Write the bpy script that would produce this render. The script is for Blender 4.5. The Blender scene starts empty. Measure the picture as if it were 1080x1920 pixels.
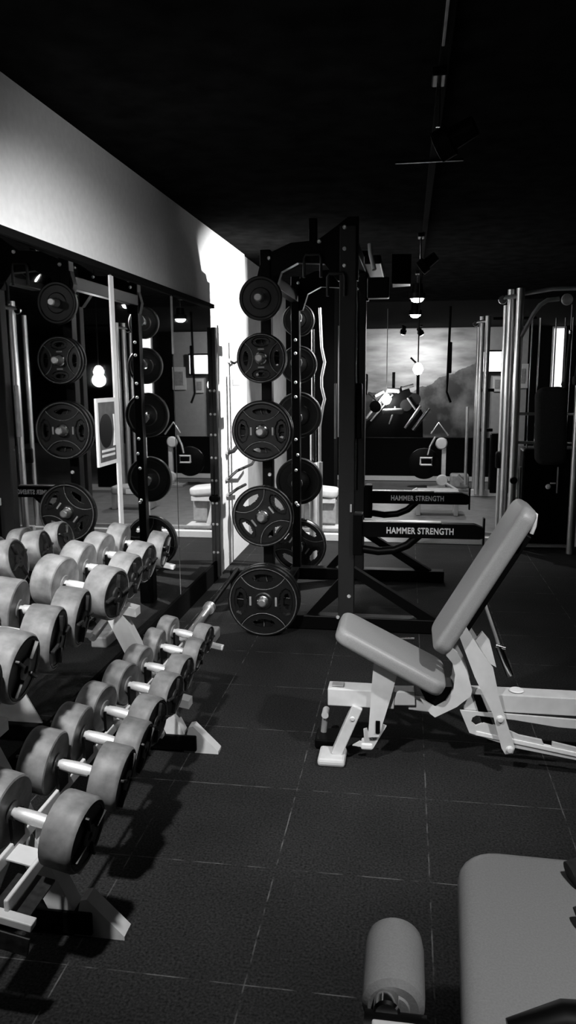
import bpy, bmesh, math, random
from mathutils import Vector, Matrix
random.seed(7)
S = bpy.context.scene
COL = S.collection
PI = math.pi
R = math.radians

# ------------------------------------------------------------------ camera
F, PIT, YAW, ROLL, CH = 1443.0, .1725, .1535, -.007, 1.595
fw = Vector((-math.sin(YAW)*math.cos(PIT), math.cos(YAW)*math.cos(PIT), -math.sin(PIT)))
r0 = Vector((math.cos(YAW), math.sin(YAW), 0)); u0 = r0.cross(fw)
rr = r0*math.cos(ROLL)+u0*math.sin(ROLL); uu = -r0*math.sin(ROLL)+u0*math.cos(ROLL)
cd = bpy.data.cameras.new('camera'); cam = bpy.data.objects.new('camera', cd); COL.objects.link(cam)
cd.sensor_fit = 'VERTICAL'; cd.sensor_height = 36; cd.lens = F*36/1920
cd.clip_start = .02; cd.clip_end = 100
m = Matrix((rr, uu, -fw)).transposed().to_4x4(); m.translation = Vector((0, 0, CH))
cam.matrix_world = m
S.camera = cam

# ------------------------------------------------------------------ world, exposure
w = bpy.data.worlds.new('world'); S.world = w; w.use_nodes = True
w.node_tree.nodes['Background'].inputs[0].default_value = (.5, .5, .5, 1)
w.node_tree.nodes['Background'].inputs[1].default_value = .0012
S.view_settings.view_transform = 'Standard'; S.view_settings.look = 'None'
S.view_settings.exposure = 0.35; S.view_settings.gamma = 1
S.view_settings.use_curve_mapping = False

# energies of the room's lamps (their fittings are built further down)
E_NEAR, E_BULK, E_WALL, E_DOWN, E_MURAL = 560, 60, 420, 85, 95

# ------------------------------------------------------------------ materials
def mat(name, v, rough=.5, metal=0, spec=.5, noise=0, nscale=60, bump=0, emit=0, coat=0):
    M = bpy.data.materials.new(name); M.use_nodes = True
    nt = M.node_tree; b = nt.nodes['Principled BSDF']
    b.inputs['Base Color'].default_value = (v, v, v, 1)
    b.inputs['Roughness'].default_value = rough; b.inputs['Metallic'].default_value = metal
    b.inputs['Specular IOR Level'].default_value = spec
    b.inputs['Coat Weight'].default_value = coat
    if emit:
        b.inputs['Emission Color'].default_value = (1, 1, 1, 1); b.inputs['Emission Strength'].default_value = emit
    tc = nt.nodes.new('ShaderNodeTexCoord')
    n = nt.nodes.new('ShaderNodeTexNoise'); n.inputs['Scale'].default_value = nscale; n.inputs['Detail'].default_value = 5
    nt.links.new(tc.outputs['Object'], n.inputs['Vector'])
    mr = nt.nodes.new('ShaderNodeMapRange'); k = noise if noise else .04
    mr.inputs[1].default_value = .3; mr.inputs[2].default_value = .7
    mr.inputs[3].default_value = v*(1-k); mr.inputs[4].default_value = v*(1+k)
    nt.links.new(n.outputs['Fac'], mr.inputs[0]); nt.links.new(mr.outputs[0], b.inputs['Base Color'])
    if bump:
        bp = nt.nodes.new('ShaderNodeBump'); bp.inputs['Strength'].default_value = bump; bp.inputs['Distance'].default_value = .002
        nt.links.new(n.outputs['Fac'], bp.inputs['Height']); nt.links.new(bp.outputs[0], b.inputs['Normal'])
    return M
M_black = mat('black_powder_coat', .0025, .4, spec=.12)
M_blacktex = mat('black_textured_coat', .018, .6, spec=.3, noise=.3, nscale=300, bump=.3)
M_rubber = mat('dumbbell_rubber', .17, .5, spec=.3, noise=.42, nscale=18)
M_rubdark = mat('dumbbell_shaded_end_rubber', .018, .5, spec=.4, noise=.5, nscale=60)  # dark recessed ends; shade on the outward faces is mixed into this tone
M_plate = mat('plate_rubber', .008, .36, spec=.5, noise=.3, nscale=40)
M_platehi = mat('plate_edge_highlight', .16, .4, spec=.5, noise=.4, nscale=50)  # lighter colour paints the highlight along rim and ridges
M_chrome = mat('chrome', .8, .16, metal=1)
M_grip = mat('knurled_steel', .88, .42, metal=.55, noise=.08, nscale=400)
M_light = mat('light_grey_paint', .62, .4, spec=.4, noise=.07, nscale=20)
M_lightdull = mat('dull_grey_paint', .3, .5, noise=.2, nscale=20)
M_pipe = mat('silver_pipe', .68, .33, metal=.85, noise=.1, nscale=8)
M_vinyl = mat('grey_vinyl', .26, .42, spec=.4, noise=.1, nscale=260, bump=.25)
M_seam = mat('vinyl_piping', .34, .4, spec=.5)
M_foam = mat('black_foam', .014, .9, noise=.4, nscale=90, bump=.4)
M_white = mat('white_print', .85, .5)
M_wallw = mat('white_wall_paint', .72, .8, noise=.05, nscale=30, bump=.1)
M_wallg = mat('grey_paint_and_dim_wall', .33, .8, noise=.06, nscale=12)
M_walld = mat('dark_wall_paint', .004, .95, spec=.05)
M_ceil = mat('black_ceiling_paint', .013, .95, spec=0, noise=.35, nscale=7)
M_lens = mat('lamp_lens', .9, .4, emit=25)
M_dull = mat('lamp_glass', .8, .3, emit=10)
M_glow = mat('glowing_bulb', .9, .4, emit=60)
M_screen = mat('lit_screen', .9, .4, emit=2.2)
M_bolt = mat('bolt_steel', .95, .35, metal=.35)
M_floorfar = mat('grey_vinyl_floor', .13, .45, noise=.25, nscale=9)
M_skirt = mat('white_skirting', .72, .4)
M_label = mat('printed_label', .5, .5, noise=.5, nscale=60)
M_glass = bpy.data.materials.new('mirror_silver'); M_glass.use_nodes = True
_b = M_glass.node_tree.nodes['Principled BSDF']
_b.inputs['Base Color'].default_value = (.8, .8, .8, 1); _b.inputs['Metallic'].default_value = 1; _b.inputs['Roughness'].default_value = .015

def floor_mat():
    M = bpy.data.materials.new('rubber_tile_floor'); M.use_nodes = True
    nt = M.node_tree; N = nt.nodes; L = nt.links; b = N['Principled BSDF']
    b.inputs['Roughness'].default_value = .85; b.inputs['Specular IOR Level'].default_value = .12
    tc = N.new('ShaderNodeTexCoord'); sp = N.new('ShaderNodeSeparateXYZ'); L.new(tc.outputs['Object'], sp.inputs[0])
    def mth(op, a, b2=None, c=None):
        n = N.new('ShaderNodeMath'); n.operation = op
        for i, x in enumerate((a, b2, c)):
            if x is None: continue
            if isinstance(x, (int, float)): n.inputs[i].default_value = x
            else: L.new(x, n.inputs[i])
        return n.outputs[0]
    n1 = N.new('ShaderNodeTexNoise'); n1.inputs['Scale'].default_value = 5; n1.inputs['Detail'].default_value = 4
    L.new(tc.outputs['Object'], n1.inputs['Vector'])
    wob = mth('MULTIPLY', mth('SUBTRACT', n1.outputs['Fac'], .5), .006)
    def seam(o, off, wd):
        v = mth('ADD', mth('ADD', o, off), wob)
        f = mth('MODULO', v, .5)
        d = mth('ABSOLUTE', mth('SUBTRACT', f, .25))
        return mth('GREATER_THAN', d, .25-wd)
    sx = seam(sp.outputs['X'], 50.9, .0022); sy = seam(sp.outputs['Y'], 47.734, .0020)
    lines = mth('MAXIMUM', sx, sy)
    brk = N.new('ShaderNodeTexNoise'); brk.inputs['Scale'].default_value = 14; brk.inputs['Detail'].default_value = 6
    L.new(tc.outputs['Object'], brk.inputs['Vector'])
    mr = N.new('ShaderNodeMapRange'); mr.inputs[1].default_value = .42; mr.inputs[2].default_value = .62
    mr.inputs[3].default_value = .02; mr.inputs[4].default_value = 1; L.new(brk.outputs['Fac'], mr.inputs[0])
    lm = mth('MULTIPLY', lines, mr.outputs[0])
    fine = N.new('ShaderNodeTexNoise'); fine.inputs['Scale'].default_value = 130; fine.inputs['Detail'].default_value = 3
    L.new(tc.outputs['Object'], fine.inputs['Vector'])
    big = N.new('ShaderNodeTexNoise'); big.inputs['Scale'].default_value = 1.7; big.inputs['Detail'].default_value = 5
    L.new(tc.outputs['Object'], big.inputs['Vector'])
    fm = N.new('ShaderNodeMapRange'); fm.inputs[1].default_value = .25; fm.inputs[2].default_value = .75
    fm.inputs[3].default_value = .2; fm.inputs[4].default_value = 1.8; L.new(fine.outputs['Fac'], fm.inputs[0])
    bmn = N.new('ShaderNodeMapRange'); bmn.inputs[1].default_value = .3; bmn.inputs[2].default_value = .7
    bmn.inputs[3].default_value = .75; bmn.inputs[4].default_value = 1.25; L.new(big.outputs['Fac'], bmn.inputs[0])
    base = mth('MULTIPLY', mth('MULTIPLY', fm.outputs[0], bmn.outputs[0]), .020)
    col = mth('ADD', base, mth('MULTIPLY', lm, .09))
    L.new(col, b.inputs['Base Color'])
    bp = N.new('ShaderNodeBump'); bp.inputs['Strength'].default_value = .5; bp.inputs['Distance'].default_value = .003
    L.new(fine.outputs['Fac'], bp.inputs['Height']); L.new(bp.outputs[0], b.inputs['Normal'])
    return M
M_floor = floor_mat()

def mural_mat():
    M = bpy.data.materials.new('mountain_mural_print'); M.use_nodes = True
    nt = M.node_tree; N = nt.nodes; L = nt.links; b = N['Principled BSDF']
    b.inputs['Roughness'].default_value = .5
    tc = N.new('ShaderNodeTexCoord'); sp = N.new('ShaderNodeSeparateXYZ'); L.new(tc.outputs['Object'], sp.inputs[0])
    def mth(op, a, b2=None, c=None):
        n = N.new('ShaderNodeMath'); n.operation = op
        for i, x in enumerate((a, b2, c)):
            if x is None: continue
            if isinstance(x, (int, float)): n.inputs[i].default_value = x
            else: L.new(x, n.inputs[i])
        return n.outputs[0]
    mp = N.new('ShaderNodeMapping'); mp.inputs['Scale'].default_value = (.8, 1, 3.2); L.new(tc.outputs['Object'], mp.inputs[0])
    cl = N.new('ShaderNodeTexNoise'); cl.inputs['Scale'].default_value = 1.3; cl.inputs['Detail'].default_value = 6
    L.new(mp.outputs[0], cl.inputs['Vector'])
    cr = N.new('ShaderNodeMapRange'); cr.inputs[1].default_value = .35; cr.inputs[2].default_value = .65
    cr.inputs[3].default_value = .17; cr.inputs[4].default_value = .42; L.new(cl.outputs['Fac'], cr.inputs[0])
    rg = N.new('ShaderNodeTexNoise'); rg.inputs['Scale'].default_value = 2.2; rg.inputs['Detail'].default_value = 7
    L.new(tc.outputs['Object'], rg.inputs['Vector'])
    # ridge climbs from left to right
    slope = mth('MULTIPLY', mth('MAXIMUM', mth('SUBTRACT', sp.outputs['X'], .0), 0), .5)
    ridge = mth('ADD', mth('ADD', slope, 1.2), mth('MULTIPLY', mth('SUBTRACT', rg.outputs['Fac'], .5), .5))
    inm = mth('LESS_THAN', sp.outputs['Z'], ridge)
    ms = N.new('ShaderNodeTexNoise'); ms.inputs['Scale'].default_value = 1.6; ms.inputs['Detail'].default_value = 7
    L.new(tc.outputs['Object'], ms.inputs['Vector'])
    mm = N.new('ShaderNodeMapRange'); mm.inputs[1].default_value = .42; mm.inputs[2].default_value = .68
    mm.inputs[3].default_value = .025; mm.inputs[4].default_value = .2; L.new(ms.outputs['Fac'], mm.inputs[0])
    mx = N.new('ShaderNodeMix'); mx.data_type = 'FLOAT'
    L.new(inm, mx.inputs[0]); L.new(cr.outputs[0], mx.inputs[2]); L.new(mm.outputs[0], mx.inputs[3])
    L.new(mx.outputs[0], b.inputs['Base Color'])
    return M
M_mural = mural_mat()

# ------------------------------------------------------------------ mesh helpers
def frame(d, up=Vector((0, 0, 1))):
    d = Vector(d).normalized()
    if abs(d.dot(up)) > .98: up = Vector((0, 1, 0))
    x = up.cross(d).normalized(); y = d.cross(x)
    return x, y, d

class MB:
    def __init__(s): s.bm = bmesh.new()
    def face(s, vs, smooth=False):
        try:
            f = s.bm.faces.new(vs); f.smooth = smooth; return f
        except ValueError: return None
    def box(s, c, sz, rot=None, bev=.0):
        c = Vector(c); hx, hy, hz = [a/2 for a in sz]
        rm = rot if rot else Matrix.Identity(3)
        if bev > 0:
            bev = min(bev, hx*.9, hy*.9, hz*.9)
            t = bmesh.new(); bmesh.ops.create_cube(t, size=1)
            for v in t.verts: v.co = Vector((v.co.x*2*hx, v.co.y*2*hy, v.co.z*2*hz))
            bmesh.ops.bevel(t, geom=list(t.edges), offset=bev, segments=2, affect='EDGES', profile=.5)
            vm = {v: s.bm.verts.new(c+rm@v.co) for v in t.verts}
            for f in t.faces: s.face([vm[v] for v in f.verts])
            t.free(); return s
        V = [s.bm.verts.new(c+rm@Vector((x*hx, y*hy, z*hz))) for x in (-1, 1) for y in (-1, 1) for z in (-1, 1)]
        for q in ((0, 1, 3, 2), (4, 6, 7, 5), (0, 4, 5, 1), (2, 3, 7, 6), (0, 2, 6, 4), (1, 5, 7, 3)):
            s.face([V[i] for i in q])
        return s
    def bar(s, a, b, w_, h_, up=Vector((0, 0, 1)), bev=.004):
        a, b = Vector(a), Vector(b); x, y, d = frame(b-a, up)
        rm = Matrix((x, y, d)).transposed()
        return s.box((a+b)/2, (w_, h_, (b-a).length), rm, bev)
    def tube(s, pts, r, n=14, caps=True, smooth=True):
        pts = [Vector(p) for p in pts]; rings = []
        rs = r if isinstance(r, (list, tuple)) else [r]*len(pts)
        prev = None
        for i, p in enumerate(pts):
            d = (pts[min(i+1, len(pts)-1)]-pts[max(i-1, 0)])
            if d.length < 1e-7: d = Vector((0, 0, 1))
            d.normalize()
            if prev is None: x, y, _ = frame(d)
            else:
                x = prev-d*prev.dot(d); x.normalize(); y = d.cross(x)
            prev = x
            rings.append([s.bm.verts.new(p+(x*math.cos(2*PI*k/n)+y*math.sin(2*PI*k/n))*rs[i]) for k in range(n)])
        for i in range(len(rings)-1):
            for k in range(n):
                s.face([rings[i][k], rings[i][(k+1) % n], rings[i+1][(k+1) % n], rings[i+1][k]], smooth)
        if caps:
            s.face(rings[0][::-1]); s.face(rings[-1])
        return s
    def lathe(s, prof, o=(0, 0, 0), d=(0, 0, 1), n=40, smooth=True):
        """prof: list of (radius, distance along d)"""
        o = Vector(o); x, y, d = frame(d); rings = []
        for r_, t in prof:
            if r_ < 1e-5: rings.append([s.bm.verts.new(o+d*t)])
            else: rings.append([s.bm.verts.new(o+d*t+(x*math.cos(2*PI*k/n)+y*math.sin(2*PI*k/n))*r_) for k in range(n)])
        for A, B in zip(rings, rings[1:]):
            for k in range(n):
                k2 = (k+1) % n
                if len(A) == 1 and len(B) == 1: continue
                if len(A) == 1: s.face([A[0], B[k2], B[k]], smooth)
                elif len(B) == 1: s.face([A[k], A[k2], B[0]], smooth)
                else: s.face([A[k], A[k2], B[k2], B[k]], smooth)
        return s
    def prism(s, poly, y0, y1, axis='y'):
        """poly of (a,b) extruded along an axis: y -> (a,y,b), x -> (x,a,b), z -> (a,b,z)"""
        def P(a, b, t):
            return {'y': (a, t, b), 'x': (t, a, b), 'z': (a, b, t)}[axis]
        A = [s.bm.verts.new(P(a, b, y0)) for a, b in poly]; B = [s.bm.verts.new(P(a, b, y1)) for a, b in poly]
        s.face(A); s.face(B[::-1])
        for i in range(len(poly)):
            j = (i+1) % len(poly); s.face([A[i], B[i], B[j], A[j]])
        return s
    def pad(s, a, b, width, thick, up, r=.02, taper=1.0, n=6):
        """upholstered slab: a->b centre line of its middle plane; rounded everywhere"""
        a, b = Vector(a), Vector(b); d = (b-a); Lh = d.length/2; d.normalize()
        z = Vector(up).normalized(); z = (z-d*z.dot(d)).normalized(); y = z.cross(d)
        c = (a+b)/2; t = bmesh.new(); bmesh.ops.create_cube(t, size=2)
        for v in t.verts:
            k = taper if v.co.x > 0 else 1
            v.co = Vector((v.co.x*Lh, v.co.y*width/2*k, v.co.z*thick/2))
        ed = [e for e in t.edges if abs((e.verts[0].co-e.verts[1].co).normalized().z) > .9]
        bmesh.ops.bevel(t, geom=ed, offset=min(width*.3, Lh*.4, r*2.4), segments=6, affect='EDGES', profile=.5)
        ed = [e for e in t.edges if len(e.link_faces) == 2 and abs(e.verts[0].co.z-e.verts[1].co.z) < 1e-6 and
              any(abs(f.normal.z) > .9 for f in e.link_faces)]
        bmesh.ops.bevel(t, geom=ed, offset=min(r, thick*.46), segments=5, affect='EDGES', profile=.5)
        vm = {v: s.bm.verts.new(c+d*v.co.x+y*v.co.y+z*v.co.z) for v in t.verts}
        for f in t.faces: s.face([vm[v] for v in f.verts], True)
        t.free(); return s
    def build(s, name, m_, parent=None, loc=None):
        bmesh.ops.recalc_face_normals(s.bm, faces=list(s.bm.faces))
        me = bpy.data.meshes.new(name); s.bm.to_mesh(me); s.bm.free()
        me.materials.append(m_)
        if any(p.use_smooth for p in me.polygons): me.set_sharp_from_angle(angle=R(38))
        o = bpy.data.objects.new(name, me); COL.objects.link(o)
        if parent is not None:
            o.parent = parent
            if loc is None: o.matrix_parent_inverse = Matrix.Translation(-Vector(parent.location)) if parent.type == 'EMPTY' and parent.parent is None and not parent.get('local') else Matrix.Identity(4)
        if loc is not None: o.location = loc
        return o

def thing(name, label, cat, loc=(0, 0, 0), group=None, local=False):
    o = bpy.data.objects.new(name, None); COL.objects.link(o); o.location = loc
    o.empty_display_size = .1
    o['label'] = label; o['category'] = cat
    if group: o['group'] = group
    if local: o['local'] = 1
    return o
def tag(o, label, cat, group=None):
    o['label'] = label; o['category'] = cat
    if group: o['group'] = group
    return o
def struct(o): o['kind'] = 'structure'; return o
def copy_tree(o, parent=None):
    c = o.copy(); COL.objects.link(c)
    if parent is not None: c.parent = parent
    for ch in list(o.children): copy_tree(ch, c)
    return c
def arc(cx, cz, r_, a0, a1, n, y=0):
    return [(cx+r_*math.cos(R(a0+(a1-a0)*i/n)), y, cz+r_*math.sin(R(a0+(a1-a0)*i/n))) for i in range(n+1)]
def text_part(name, s_, size, sx, loc, m_, parent, rot=(R(90), 0, 0), bold=.0):
    cu = bpy.data.curves.new('t', 'FONT'); cu.body = s_; cu.size = size; cu.extrude = .0008
    cu.align_x = 'CENTER'; cu.align_y = 'CENTER'; cu.offset = bold; cu.space_character = 1.08
    to = bpy.data.objects.new('t', cu); COL.objects.link(to)
    bpy.context.view_layer.update()
    me = bpy.data.meshes.new_from_object(to.evaluated_get(bpy.context.evaluated_depsgraph_get()))
    bpy.data.objects.remove(to)
    me.name = name; me.materials.clear(); me.materials.append(m_)
    mt = Matrix.Translation(loc) @ Matrix.Rotation(rot[2], 4, 'Z') @ Matrix.Rotation(rot[0], 4, 'X') @ Matrix.Diagonal((sx, 1, 1, 1))
    me.transform(mt)
    o = bpy.data.objects.new(name, me); COL.objects.link(o); o.parent = parent
    top = parent
    while top.parent: top = top.parent
    if parent is top: o.matrix_parent_inverse = Matrix.Translation(-Vector(parent.location))
    return o

# ------------------------------------------------------------------ the room
ZC = 2.71
struct(MB().box((2.0, 2.2, -.05), (9.2, 10.5, .1)).build('floor', M_floor))
struct(MB().box((2.0, 13.0, -.05), (9.2, 11.1, .1)).build('floor_beyond', M_floorfar))
struct(MB().box((2.0, 4.5, ZC+.05), (9.2, 15.1, .1)).build('ceiling', M_ceil))
struct(MB().box((2.0, 15.3, ZC+.05), (9.2, 6.5, .1)).build('ceiling_beyond', M_walld))
struct(MB().box((-1.57, 2.125, ZC/2), (.14, 10.15, ZC)).build('wall_left', M_wallw))
struct(MB().box((-1.60, 12.87, ZC/2), (.16, 11.34, ZC)).build('wall_left_beyond', M_wallg))  # grey tone stands for the weaker light past the white section
struct(MB().box((6.55, 7.8, ZC/2), (.1, 21.6, ZC)).build('wall_right', M_walld))
struct(MB().box((2.0, -3.0, ZC/2), (9.2, .1, ZC)).build('wall_behind', M_walld))
struct(MB().box((.05, 18.6, ZC/2), (5.3, .1, ZC)).build('wall_back', M_wallg))
struct(MB().box((4.65, 18.6, ZC/2), (3.9, .1, ZC)).build('wall_back_right', M_walld))
struct(MB().box((-1.22, 10.0, ZC/2), (.62, .5, ZC)).build('wall_pier', M_walld))
# low black dividing wall far back with a white skirting
struct(MB().box((.2, 12.1, .335), (2.6, .12, .67), bev=.01).build('wall_divider', M_walld))
struct(MB().box((.2, 12.02, .045), (2.6, .03, .07)).build('baseboard_divider', M_skirt))
# threshold strip where rubber tiles meet the lighter floor
struct(MB().box((-.3, 7.47, .035), (2.4, .07, .07), bev=.006).build('trim_1', M_skirt))
struct(MB().box((-.3, 7.75, .05), (2.4, .03, .03), bev=.004).build('trim_2', M_lightdull))

struct(MB().box((-1.492, 2.475, .0745), (.016, 6.8, .149)).build('baseboard_left', M_walld))
# mirrors on the left wall
def mirror(y0, y1, lab):
    o = MB().box((-1.497, (y0+y1)/2, (2.12+.15)/2), (.006, y1-y0-.006, 2.12-.15)).build('wall_mirror', M_glass)
    tag(o, lab, 'mirror', 'wall mirrors behind the dumbbell rack')
mirror(-.9, 3.84, 'tall wall mirror panel nearest the camera, behind the near half of the dumbbell rack')
mirror(3.86, 4.87, 'narrow middle wall mirror panel, right of the pale vertical joint strip')
mirror(4.88, 5.86, 'farthest wall mirror panel, reaching the brightly lit white wall')
t = MB().box((-1.4915, 3.85, 1.455), (.004, .05, 1.31)).build('joint_strip', M_light)
tag(t, 'pale upright strip covering the joint between two wall mirrors', 'trim strip')
t = MB().box((-1.4915, 4.875, 1.93), (.004, .02, .36)).build('joint_strip', M_lightdull)
tag(t, 'short thin grey strip on the farther mirror joint', 'trim strip')
struct(MB().box((-1.485, 1.7, 2.135), (.03, 8.4, .03)).build('trim_3', M_walld))

# framed poster on the mirror joint
pt = thing('poster', 'small framed poster fixed to the mirror beside the pale joint strip', 'poster', (-1.48, 3.69, 1.33))
MB().box((-1.491, 3.70, 1.335), (.005, .25, .335)).build('frame', M_light, pt)
MB().box((-1.4879, 3.70, 1.335), (.001, .21, .295)).build('print', mat('poster_print', .07, .5, noise=.4, nscale=20), pt)
MB().lathe([(0, .001), (.085, .001), (.085, 0)], (-1.4874, 3.68, 1.34), (1, 0, 0), 32).build('dark_oval', M_black, pt)
MB().box((-1.4860, 3.70, 1.242), (.002, .17, .012)).build('printed_line', M_light, pt)
MB().box((-1.4860, 3.70, 1.218), (.002, .17, .012)).build('printed_line', M_light, pt)
MB().prism([(3.775, 1.42), (3.795, 1.42), (3.797, 1.26), (3.765, 1.26), (3.785, 1.34)], -1.4865, -1.4855, 'x').build('white_curve', M_white, pt)

# ------------------------------------------------------------------ dumbbells
TILT = R(11)
def make_dumbbell(rad, hl, gl):
    """local: handle along X, centre at origin"""
    root = thing('dumbbell', 'x', 'dumbbell', (0, 0, 0), local=True)
    g = MB(); g.lathe([(0, -gl-.012), (.0125, -gl-.012), (.0125, -gl+.006), (.0165, -gl+.012), (.0185, -gl*.4), (.0195, 0), (.0185, gl*.4), (.0165, gl-.012), (.0125, gl-.006), (.0125, gl+.012), (0, gl+.012)], (0, 0, 0), (1, 0, 0), 24)
    g.build('handle', M_grip, root)
    for s_ in (-1, 1):
        h = MB(); b = .006; x0 = gl
        h.lathe([(0, x0), (.03, x0), (.032, x0+.004), (rad*.86, x0+.004), (rad-.006, x0+.002), (rad-.001, x0+.005), (rad-.001, x0+.009), (rad, x0+.014),
                 (rad, x0+hl-.012), (rad-.002, x0+hl-.005), (rad-.007, x0+hl), (rad*.9, x0+hl), (rad*.88, x0+hl-.004), (0, x0+hl-.004)], (0, 0, 0), (s_, 0, 0), 48)
        ho = h.build('weight_head', M_rubber, root)
        e = MB(); xf = x0+hl-.0035
        e.lathe([(rad*.87, xf), (rad*.87, xf+.003), (rad*.82, xf+.003), (rad*.80, xf+.0005), (0, xf+.0005)], (0, 0, 0), (s_, 0, 0), 40)
        e.lathe([(rad*.32, xf), (rad*.32, xf+.007), (rad*.26, xf+.009), (rad*.12, xf+.009), (rad*.1, xf+.004), (0, xf+.004)], (0, 0, 0), (s_, 0, 0), 24)
        for k in range(4):
            a = k*PI/2+PI/4
            p0 = Vector((s_*(xf+.002), math.cos(a)*rad*.3, math.sin(a)*rad*.3)); p1 = Vector((s_*(xf+.002), math.cos(a)*rad*.82, math.sin(a)*rad*.82))
            e.bar(p0, p1, .008, rad*.28, Vector((1, 0, 0)), .002)
        e.build('end_plate', M_rubdark, ho)
    return root
ORD = ['nearest', 'second', 'third', 'fourth', 'fifth', 'sixth', 'seventh', 'eighth', 'ninth', 'tenth']
lower = [(-.979, 1.789, .101, .095, .066), (-.980, 2.067, .098, .092, .064), (-.982, 2.264, .092, .088, .062), (-.990, 2.462, .088, .084, .060),
         (-.988, 2.691, .084, .080, .058), (-.995, 2.896, .079, .074, .057), (-.999, 3.12, .074, .070, .056), (-1.006, 3.33, .068, .066, .056)]
upper = [(-1.215, 1.71, .103, .10, .064), (-1.215, 1.925, .103, .10, .063), (-1.215, 2.133, .101, .098, .062), (-1.225, 2.355, .100, .095, .061),
         (-1.215, 2.677, .100, .095, .062), (-1.24, 2.935, .096, .09, .060), (-1.25, 3.17, .090, .084, .060), (-1.25, 3.41, .086, .08, .058)]
for tier, rows, z in (('lower', lower, .42), ('upper', upper, .82)):
    for i, (x, y, rad, hl, gl) in enumerate(rows):
        d = make_dumbbell(rad, hl, gl)
        d.location = (x, y, z); d.rotation_euler = (random.uniform(-1, 1), TILT, R(random.uniform(-1.5, 1.5)))
        d.rotation_mode = 'YZX'
        size = 'large' if rad > .095 else ('medium' if rad > .08 else 'small')
        if i == 0: lab = f'{size} round rubber dumbbell at the camera end of the {tier} rack tier'
        elif i == 7: lab = f'{size} round rubber dumbbell at the far end of the {tier} rack tier'
        else: lab = f'{size} round rubber dumbbell on the {tier} rack tier, {ORD[i]} from its camera end'
        d['label'] = lab; d['group'] = f'dumbbells on the {tier} tier'

# ------------------------------------------------------------------ dumbbell rack
rk = thing('dumbbell_rack', 'two-tier light grey dumbbell rack along the mirrored wall', 'rack', (-1.1, 2.5, 0))
for nm, cx, cz in (('lower', -.99, .42), ('upper', -1.225, .82)):
    ux, uz = math.cos(TILT), -math.sin(TILT)
    for s_ in (-1, 1):
        ox, oz = cx+s_*.045*ux, cz+s_*.045*uz-.085
        y1 = 3.52
        MB().bar((ox, 1.56, oz), (ox, y1, oz), .012, .036, Vector((0, 0, 1))).build('rail', M_light, rk)
    # end crossbars
    for yy in (1.555, 2.578 if nm == 'lower' else 2.515, 3.525):
        b = MB(); b.bar((cx-.13*ux, yy, cz-.13*uz-.108), (cx+.12*ux, yy, cz+.12*uz-.108), .022, .03, Vector((0, 1, 0)), .003)
        b.build('crossbar', M_light, rk)
    for i, (x, y, rad, hl, gl) in enumerate(lower if nm == 'lower' else upper):
        for s_ in (-1, 1):
            q = Vector((x+s_*(gl-.012)*ux, y, cz+s_*(gl-.012)*uz))
            sd = MB()
            prof = [(-.030, -.078), (.030, -.078), (.034, .004), (.027, .006), (.021, -.012), (0, -.021), (-.021, -.012), (-.027, .006), (-.034, .004)]
            vs = [(y+a, q.z+b_) for a, b_ in prof]
            sd.prism(vs, q.x-.005, q.x+.005, 'x')
            sd.build('saddle', M_black, rk)
for yy in (1.905, 3.03):
    b = MB(); b.box((-1.13, yy, .045), (.52, .075, .07), bev=.005)
    b.build('base_beam', M_black, rk)
    b = MB(); b.prism([(-.93, .0), (-.905, .115), (-.885, .120), (-.776, .012), (-.776, 0)], yy-.027, yy+.027); b.build('foot', M_light, rk)
    b = MB(); b.prism([(-1.00, .07), (-.92, .07), (-1.21, .67), (-1.29, .67)], yy-.028, yy+.028); b.build('upright', M_light, rk)
    b = MB(); b.prism([(-1.13, .24), (-.90, .20), (-.90, .235), (-1.14, .29)], yy-.03, yy+.03); b.build('tier_arm', M_light, rk)
    b = MB(); b.prism([(-1.36, .64), (-1.12, .60), (-1.12, .635), (-1.36, .69)], yy-.03, yy+.03); b.build('tier_arm', M_light, rk)
    for cx, cz, zb in ((-.99, .42, .225), (-1.225, .82, .625)):
        for s_ in (-1, 1):
            xx = cx+s_*.045; zt = cz-s_*.045*math.sin(TILT)-.10
            MB().box((xx, yy, (zt+zb)/2), (.014, .05, zt-zb+.02), bev=.002).build('riser', M_lightdull, rk)
    b = MB(); b.prism([(-1.40, .08), (-1.18, .08), (-1.12, .22), (-1.2, .34), (-1.28, .3)], yy-.004, yy+.004); b.build('gusset_plate', M_light, rk)
b = MB(); b.box((-.955, 1.66, .285), (.10, .16, .006), Matrix.Rotation(TILT, 3, 'Y')); b.build('tray_plate', M_rubdark, rk)
b = MB(); b.box((-.99, 1.75, .335), (.085, .07, .004), Matrix.Rotation(TILT, 3, 'Y')); b.build('tray_plate', M_light, rk)
b = MB(); b.box((-1.06, 1.545, .27), (.36, .008, .05), Matrix.Rotation(TILT, 3, 'Y'), .002); b.build('end_plate', M_rubdark, rk)

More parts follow.
